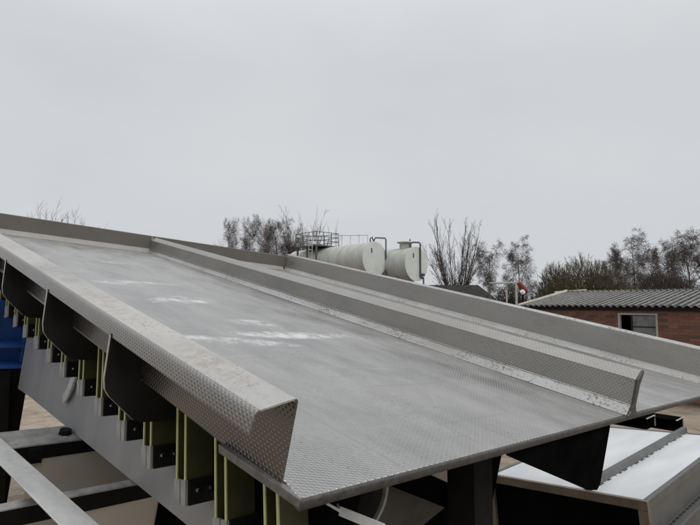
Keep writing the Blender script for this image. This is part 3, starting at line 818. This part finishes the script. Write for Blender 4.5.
m = MB(); m.box(fx + 0.03, fx + 0.07, wy0 + ft * 0.7, mid - 0.021, wz1 - 0.328, wz1 - 0.302); m.build('transom', M['void'], win, FH)
m = MB(); m.box(fx - 0.04, fx + 0.08, wy0 - 0.05, wy1 + 0.05, wz0 - 0.05, wz0 - 0.002); m.build('sill', M['concrete'], win, FH)
# corrugated sheets, each an object
PITCHC, AMP, NW = 0.165, 0.030, 6
sw = PITCHC * NW
slope = Vector((RUN, 0, ridgeZ - eaveZ - 0.03)); sl = slope.length; sdirn = slope / sl
def roof_sheet(rear=False):
    m = MB(); nn = NW * 8 + 2
    for j in (0, 1):
        for half in (0, 1):
            for i in range(nn + 1):
                yy = -i / (NW * 8) * sw
                zz = AMP * math.cos(2 * math.pi * i / 8) - half * 0.008
                s = (-0.2 if j == 0 else sl)
                px_ = sdirn.x * s - sdirn.z * zz; pz_ = sdirn.z * s + sdirn.x * zz
                m.v.append(((-px_ + 2 * RUN) if rear else px_, yy, pz_))
    q = nn + 1
    for i in range(nn):
        m.f.append((i, i + 1, 2 * q + i + 1, 2 * q + i)); m.f.append((q + i + 1, q + i, 3 * q + i, 3 * q + i + 1))
        m.f.append((i + 1, i, q + i, q + i + 1))
    return m
rs = [None, None]
yy = y_left + 0.1; kk = 0
while yy - sw > y_right - 0.2:
    for b in (0, 1):
        MM = FH @ Matrix.Translation((fx, yy, eaveZ + 0.045 + (kk % 2) * 0.006))
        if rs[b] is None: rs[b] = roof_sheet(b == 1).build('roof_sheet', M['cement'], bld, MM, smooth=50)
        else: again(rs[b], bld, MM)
    yy -= sw; kk += 1
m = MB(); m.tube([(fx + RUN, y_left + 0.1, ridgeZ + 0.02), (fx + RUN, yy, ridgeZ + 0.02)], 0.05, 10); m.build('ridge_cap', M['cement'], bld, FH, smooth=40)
bb('fascia', fx - 0.03, fx - 0.004, y_right, yl + 0.1, eaveZ - 0.10, eaveZ + 0.004, 'void')
m = MB(); m.bar((fx - 0.25, y_left + 0.13, eaveZ + 0.02), (fx + RUN, y_left + 0.13, ridgeZ + 0.06), 0.05, 0.09); m.build('barge_board', M['timber'], bld, FH)
m = MB(); m.bar((fx + RUN - 0.1, y_left + 0.5, ridgeZ + 0.02), (fx + RUN + 1.0, y_left - 0.1, ridgeZ + 0.10), 0.06, 0.06); m.build('ridge_timber', M['timber'], bld, FH)

# ------------------------------------------------------------------ dark shed and yard clutter between tanks and building
M['shedroof'] = plain('dark_felt_roof', (0.040, 0.040, 0.037), 0.8, 0.0, 0.3, 3)
SD = 34.0
s0, s1 = level(depth_pt(424, 285, SD)), level(depth_pt(482, 285, SD))
shed = thing('dark_shed', 'dark low felt roofed shed between the right tank and the brick building', 'shed', tuple(depth_pt(455, 302, SD) - Vector((0, 0, EYE + 0.0))))
def at_px(px, py, d):   # in the level frame
    return level(depth_pt(px, py, d))
a_, b_ = depth_pt(424, 285, SD), depth_pt(478, 285, SD)
ux = unit(b_ - a_); uy = Vector((0, 0, 1)).cross(ux); uy.z = 0; uy = unit(uy)
FS = frame(a_, ux, uy, Vector((0, 0, 1)))
sl_ = (b_ - a_).length
zz0 = -(a_.z)
m = MB(); m.box(0.1, sl_ + 0.5, 0.2, 4.0, zz0, -0.75); m.build('wall', M['dark'], shed, FS)
m = MB(); m.prism([(-0.1, -0.72), (-0.1, 0.0), (sl_, 0.0), (sl_ + 1.2, -0.9), (sl_ + 1.2, -1.05)], lambda p: (p[0], 0.0, p[1]), lambda p: (p[0], 4.2, p[1])); m.build('roof', M['shedroof'], shed, FS)

M['white'] = plain('white_paint', (0.72, 0.73, 0.72), 0.5, 0.0, 0.08, 4)
M['red'] = plain('faded_red_paint', (0.15, 0.024, 0.024), 0.5, 0.0, 0.25, 2)
XD = 24.0
def xp(px, py, d=XD): return depth_pt(px, py, d)
fr = thing('pipe_stand', 'pale pipe frame standing in front of the dark hedge left of the brick building', 'pipe frame', tuple(xp(498, 302) - Vector((0, 0, EYE))))
for p, q, rd, mt in ((xp(489.5, 283), xp(518, 282.6), 0.035, 'concrete'), (xp(489.5, 284), Vector((xp(489.5, 284).x, xp(489.5, 284).y, 0)), 0.05, 'pipe'), (xp(506.5, 290), Vector((xp(506.5, 290).x, xp(506.5, 290).y, 0)), 0.04, 'frame_paint'), (xp(516, 284), Vector((xp(516, 284).x, xp(516, 284).y, 0)), 0.055, 'frame_paint')):
    m = MB(); m.tube([p, q], rd, 8); m.build('pipe', M[mt], fr, smooth=40)
rd = thing('red_drum', 'tilted red drum with a white lower end beside the pale pipe frame', 'drum', tuple(xp(523, 302) - Vector((0, 0, EYE))))
ax0, ax1 = xp(518.5, 282.5), xp(527, 292.5) + Vector((0, 0.15, 0))
dd = ax1 - ax0
m = MB(); m.tube([ax0, ax0 + dd * 0.15, ax0 + dd * 0.85, ax1], [0.09, 0.12, 0.15, 0.13], 16); m.build('body', M['red'], rd, smooth=40)
m = MB(); m.tube([ax1 - dd * 0.30 - Vector((0.16, 0.2, 0.06)), ax1 - dd * 0.02 - Vector((0.18, 0.2, 0.04))], [0.10, 0.10], 12); m.build('white_end', M['white'], rd, smooth=40)
m = MB(); m.tube([ax1 - dd * 0.4, Vector((ax1.x - 0.2, ax1.y, 0))], 0.05, 8); m.build('stand', M['dark'], rd)

# ------------------------------------------------------------------ bare trees
t = NT('dark_bark'); t.set('Base Color', t.ramp(t.noise(2, 5), [(0.3, (0.030, 0.024, 0.020)), (0.7, (0.060, 0.050, 0.043))])); t.set('Roughness', 0.9); M['bark'] = t.m
t = NT('birch_bark'); t.set('Base Color', t.ramp(t.noise(1.2, 6, 0.7, (1, 1, 0.4)), [(0.38, (0.05, 0.04, 0.035)), (0.6, (0.26, 0.245, 0.225))])); t.set('Roughness', 0.85); M['birch'] = t.m
t = NT('twig_bark'); t.set('Base Color', t.ramp(t.noise(0.6, 5), [(0.3, (0.045, 0.032, 0.027)), (0.7, (0.095, 0.070, 0.060))])); t.set('Roughness', 0.9); M['twig'] = t.m
t = NT('olive_twig'); t.set('Base Color', t.ramp(t.noise(0.9, 6, 0.65), [(0.32, (0.058, 0.046, 0.025)), (0.55, (0.108, 0.090, 0.052)), (0.72, (0.165, 0.140, 0.090))])); t.set('Roughness', 0.9); M['olive'] = t.m

def grow(rg, mt, mw, p, d, ln, r, lvl, P):
    """one limb: bends a little, then children; thick wood goes to mt, fine twigs to mw"""
    segs = P['segs'][min(lvl, len(P['segs']) - 1)]
    pts, rads = [p], [r]
    cur = p.copy(); dr = d.copy()
    tip = 0.35 if lvl < P['levels'] else 0.5
    for i in range(segs):
        g = P['droop'][min(lvl, len(P['droop']) - 1)]
        dr = unit(dr + Vector((rg.gauss(0, 1), rg.gauss(0, 1), rg.gauss(0, 1))) * P['wob'][min(lvl, len(P['wob']) - 1)] + Vector((0, 0, g)))
        cur = cur + dr * (ln / segs)
        pts.append(cur.copy()); rads.append(max(P['rmin'], r * (1 - (1 - tip) * (i + 1) / segs)))
    (mt if lvl <= 1 else mw).tube(pts, rads, 6 if lvl == 0 else (4 if lvl == 1 else 3), caps=False)
    if lvl >= P['levels']: return
    n = P['kids'][lvl]
    n = max(1, int(n * rg.uniform(0.8, 1.2)))
    for k in range(n):
        u = P['start'][lvl] + (1 - P['start'][lvl]) * (k + rg.random()) / n
        x = u * segs; i = min(int(x), segs - 1); fpos = pts[i].lerp(pts[i + 1], x - i)
        base_d = unit(pts[i + 1] - pts[i])
        side = base_d.orthogonal(); side.rotate(Matrix.Rotation(rg.uniform(0, 2 * math.pi), 3, base_d))
        ang = R(rg.uniform(*P['ang'][lvl]))
        if lvl == 0 and 'even' in P:            # stems fan out evenly from the base
            side = base_d.orthogonal(); side.rotate(Matrix.Rotation(k * 2.4, 3, base_d))
            ang = R(P['ang'][0][0] + (P['ang'][0][1] - P['ang'][0][0]) * math.sqrt((k + 0.5) / n))
        nd = unit(base_d * math.cos(ang) + side * math.sin(ang))
        rr_ = rads[i] * (1 - (x - i)) + rads[i + 1] * (x - i)
        grow(rg, mt, mw, fpos, nd, ln * rg.uniform(*P['len'][lvl]) * (1.15 - 0.55 * u), max(P['rmin'], rr_ * P['rk'][lvl]), lvl + 1, P)

BIRCH = dict(levels=4, segs=[10, 7, 5, 4, 3], droop=[0.03, 0.05, -0.02, -0.10, -0.20], wob=[0.05, 0.09, 0.10, 0.09, 0.08], rmin=0.009, kids=[16, 9, 7, 5], start=[0.20, 0.15, 0.1, 0.1],
             ang=[(18, 42), (22, 50), (25, 60), (20, 55)], len=[(0.32, 0.50), (0.36, 0.56), (0.45, 0.75), (0.8, 1.3)], rk=[0.42, 0.45, 0.45, 0.5])
FAN = dict(even=1, levels=3, segs=[4, 9, 5, 4], droop=[0.0, 0.03, 0.08, 0.06], wob=[0.02, 0.035, 0.06, 0.07], rmin=0.017, kids=[22, 14, 5], start=[0.05, 0.2, 0.1],
           ang=[(6, 40), (16, 34), (16, 40)], len=[(2.6, 3.6), (0.18, 0.32), (0.4, 0.7)], rk=[0.5, 0.42, 0.5])
BUSH = {}
DENSE = dict(BIRCH, kids=[21, 10, 7, 5], droop=[0.03, 0.06, 0.02, -0.03, -0.10], start=[0.10, 0.1, 0.1, 0.1])
SPARSE = dict(FAN, levels=3, segs=[8, 7, 5, 4], kids=[11, 8, 5], start=[0.3, 0.2, 0.2], ang=[(22, 45), (22, 45), (22, 45)], len=[(0.35, 0.55), (0.35, 0.55), (0.4, 0.6)], wob=[0.05, 0.07, 0.08, 0.08])

def dome(rg, mt, mw, H, half, n, lk=1.0):
    """a thicket: stems from the ground, and fine upright twigs through the outer part of a dome"""
    for k in range(40):
        a, rr_ = rg.uniform(0, 2 * math.pi), rg.uniform(0.1, 0.8)
        e = Vector((math.cos(a) * rr_ * half, math.sin(a) * rr_ * half, H * 0.8 * math.sqrt(max(0.05, 1 - rr_ * rr_))))
        b = Vector((e.x * 0.25, e.y * 0.25, 0))
        mt.tube([b, b.lerp(e, 0.5) + Vector((rg.gauss(0, .15), rg.gauss(0, .15), 0.2)), e], [0.06, 0.04, 0.015], 4, caps=False)
    lump = [(Vector((rg.gauss(0, 1), rg.gauss(0, 1), rg.uniform(0.2, 1))).normalized(), rg.uniform(0.88, 1.04)) for _ in range(22)]
    for k in range(n):
        v = Vector((rg.gauss(0, 1), rg.gauss(0, 1), abs(rg.gauss(0, 1)))).normalized()
        near = max(lump, key=lambda q: q[0].dot(v))
        t_ = (rg.uniform(0.12, 1.0) ** 0.5) * near[1] * 0.92
        p = Vector((v.x * half * t_, v.y * half * t_, v.z * H * t_))
        d = unit(Vector((v.x, v.y, v.z * 0.7 + 0.8)) + Vector((rg.gauss(0, .28), rg.gauss(0, .28), rg.gauss(0, .2))))
        ln = rg.uniform(0.30, 0.75) * H * 0.14 * lk
        q = p + d * ln * 0.5; q2 = q + unit(d + Vector((rg.gauss(0, .15), rg.gauss(0, .15), 0.15))) * ln * 0.5
        mw.tube([p, q, q2], [0.015, 0.011, 0.006], 3, caps=False)
        for _ in range(3):
            c = p.lerp(q2, rg.uniform(0.15, 0.8)); d2 = unit(d + Vector((rg.gauss(0, .5), rg.gauss(0, .5), rg.gauss(0.1, .35))))
            mw.tube([c, c + d2 * ln * rg.uniform(0.3, 0.6)], [0.010, 0.006], 3, caps=False)

def tree(px, ytop, d, style, seed, label, wood='bark', twig='twig', half=12.0, airy=False, name='bare_tree', group='bare trees beyond the yard'):
    """half: half the crown's width in pixels of the photograph, turned into metres at its distance"""
    b = depth_pt(px, 302, d); b.z = 0.0
    H = EYE + (302 - ytop) * d / F_PX
    T = thing(name, label, 'bush' if style is BUSH and not airy else 'tree', tuple(b), group)
    rg = random.Random(seed)
    mt, mw = MB(), MB()
    ln = {id(FAN): H * 0.28}.get(id(style), H * 0.92)
    r0 = {id(FAN): H * 0.028}.get(id(style), H * 0.012)
    if style is BUSH:
        dome(rg, mt, mw, H, half * d / F_PX, 420 if airy else int(5200 * min(1.6, half / 30)) + 1200, 1.7 if airy else 1.0)
    else:
        grow(rg, mt, mw, Vector((0, 0, 0)), Vector((0, 0, 1)), ln, r0, 0, style)
    n = len(mw.v)
    zt = sorted(v[2] for v in mw.v)[int(n * (0.996 if style is FAN else 0.9985))]
    mz = sum(v[2] for v in mw.v) / n
    kx, ky = sum(v[0] for v in mw.v) / n / mz, sum(v[1] for v in mw.v) / n / mz
    wx = sorted(abs(v[0] - kx * v[2]) for v in mw.v)[int(n * 0.96)]
    s = H / zt; sx = half * d / F_PX / wx
    if style is BUSH: s = sx = 1.0; kx = ky = 0.0
    for q in (mt, mw): q.v = [((v[0] - kx * v[2]) * sx, (v[1] - ky * v[2]) * sx, v[2] * s) for v in q.v]
    MM = Matrix.Translation(b)
    mt.build('trunk', M[wood], T, MM, smooth=60)
    mw.build('crown', M[twig], T, MM)
    return T
tree(40, 203, 46, BUSH, 11, 'thin bare tree top showing above the rear wall, leftmost in the picture', half=42, airy=True)
tree(72, 206, 48, BUSH, 12, 'bare tree top above the rear wall, second from the left', half=36, airy=True)
tree(229, 217, 62, DENSE, 21, 'slender bare birch at the left end of the clump beside the tanks', 'birch', half=13)
tree(250, 215, 60, DENSE, 22, 'dense bare birch, second from the left in the clump by the tanks', 'birch', half=15)
tree(280, 218, 58, DENSE, 23, 'dark bushy bare tree just left of the railed platform', half=20)
tree(266, 219, 64, DENSE, 26, 'bare birch in the middle of the clump, between two denser trees', 'birch', half=14)
tree(296, 222, 60, BIRCH, 27, 'low bare birch behind the left end of the railed platform', 'birch', half=13)
tree(304, 209, 66, FAN, 24, 'tall thin bare tree rising behind the railed platform', half=22)
tree(332, 226, 70, FAN, 25, 'small thin bare tree top above the left tank', half=7)
tree(456, 217, 44, FAN, 31, 'fan shaped bare tree with many straight stems right of the tanks', half=24)
tree(488, 240, 52, BIRCH, 32, 'smaller bare birch right of the fan shaped tree', 'birch', half=14)
tree(519, 235, 52, BIRCH, 33, 'bare birch with drooping twigs left of the olive bush', 'birch', half=15)
tree(590, 252, 40, BUSH, 41, 'broad dense olive brown bush behind the corrugated roof', 'olive', 'olive', name='winter_bush', half=54)
tree(556, 262, 43, BUSH, 42, 'smaller olive bush at the left end of the corrugated roof', 'olive', 'olive', name='winter_bush', half=28)
tree(634, 228, 50, BIRCH, 51, 'tall bare birch just right of the olive bush', 'birch', half=21)
tree(654, 246, 54, BIRCH, 54, 'lower bare birch between the two tall ones over the roof', 'birch', half=13)
tree(612, 243, 52, BIRCH, 56, 'slim bare birch rising over the right flank of the olive bush', 'birch', half=12)
tree(672, 240, 56, DENSE, 57, 'dim bare tree just left of the wide dark tree', 'birch', half=15)
tree(691, 229, 46, DENSE, 52, 'wide dark bare tree at the right picture edge', 'birch', half=27)
tree(664, 268, 44, BUSH, 53, 'low dark brushwood under the bare trees at the right', 'twig', 'twig', name='winter_bush', half=55)
tree(512, 283, 42, BUSH, 55, 'low dark brushwood behind the pale pipe frame', 'twig', 'twig', name='winter_bush', half=24)
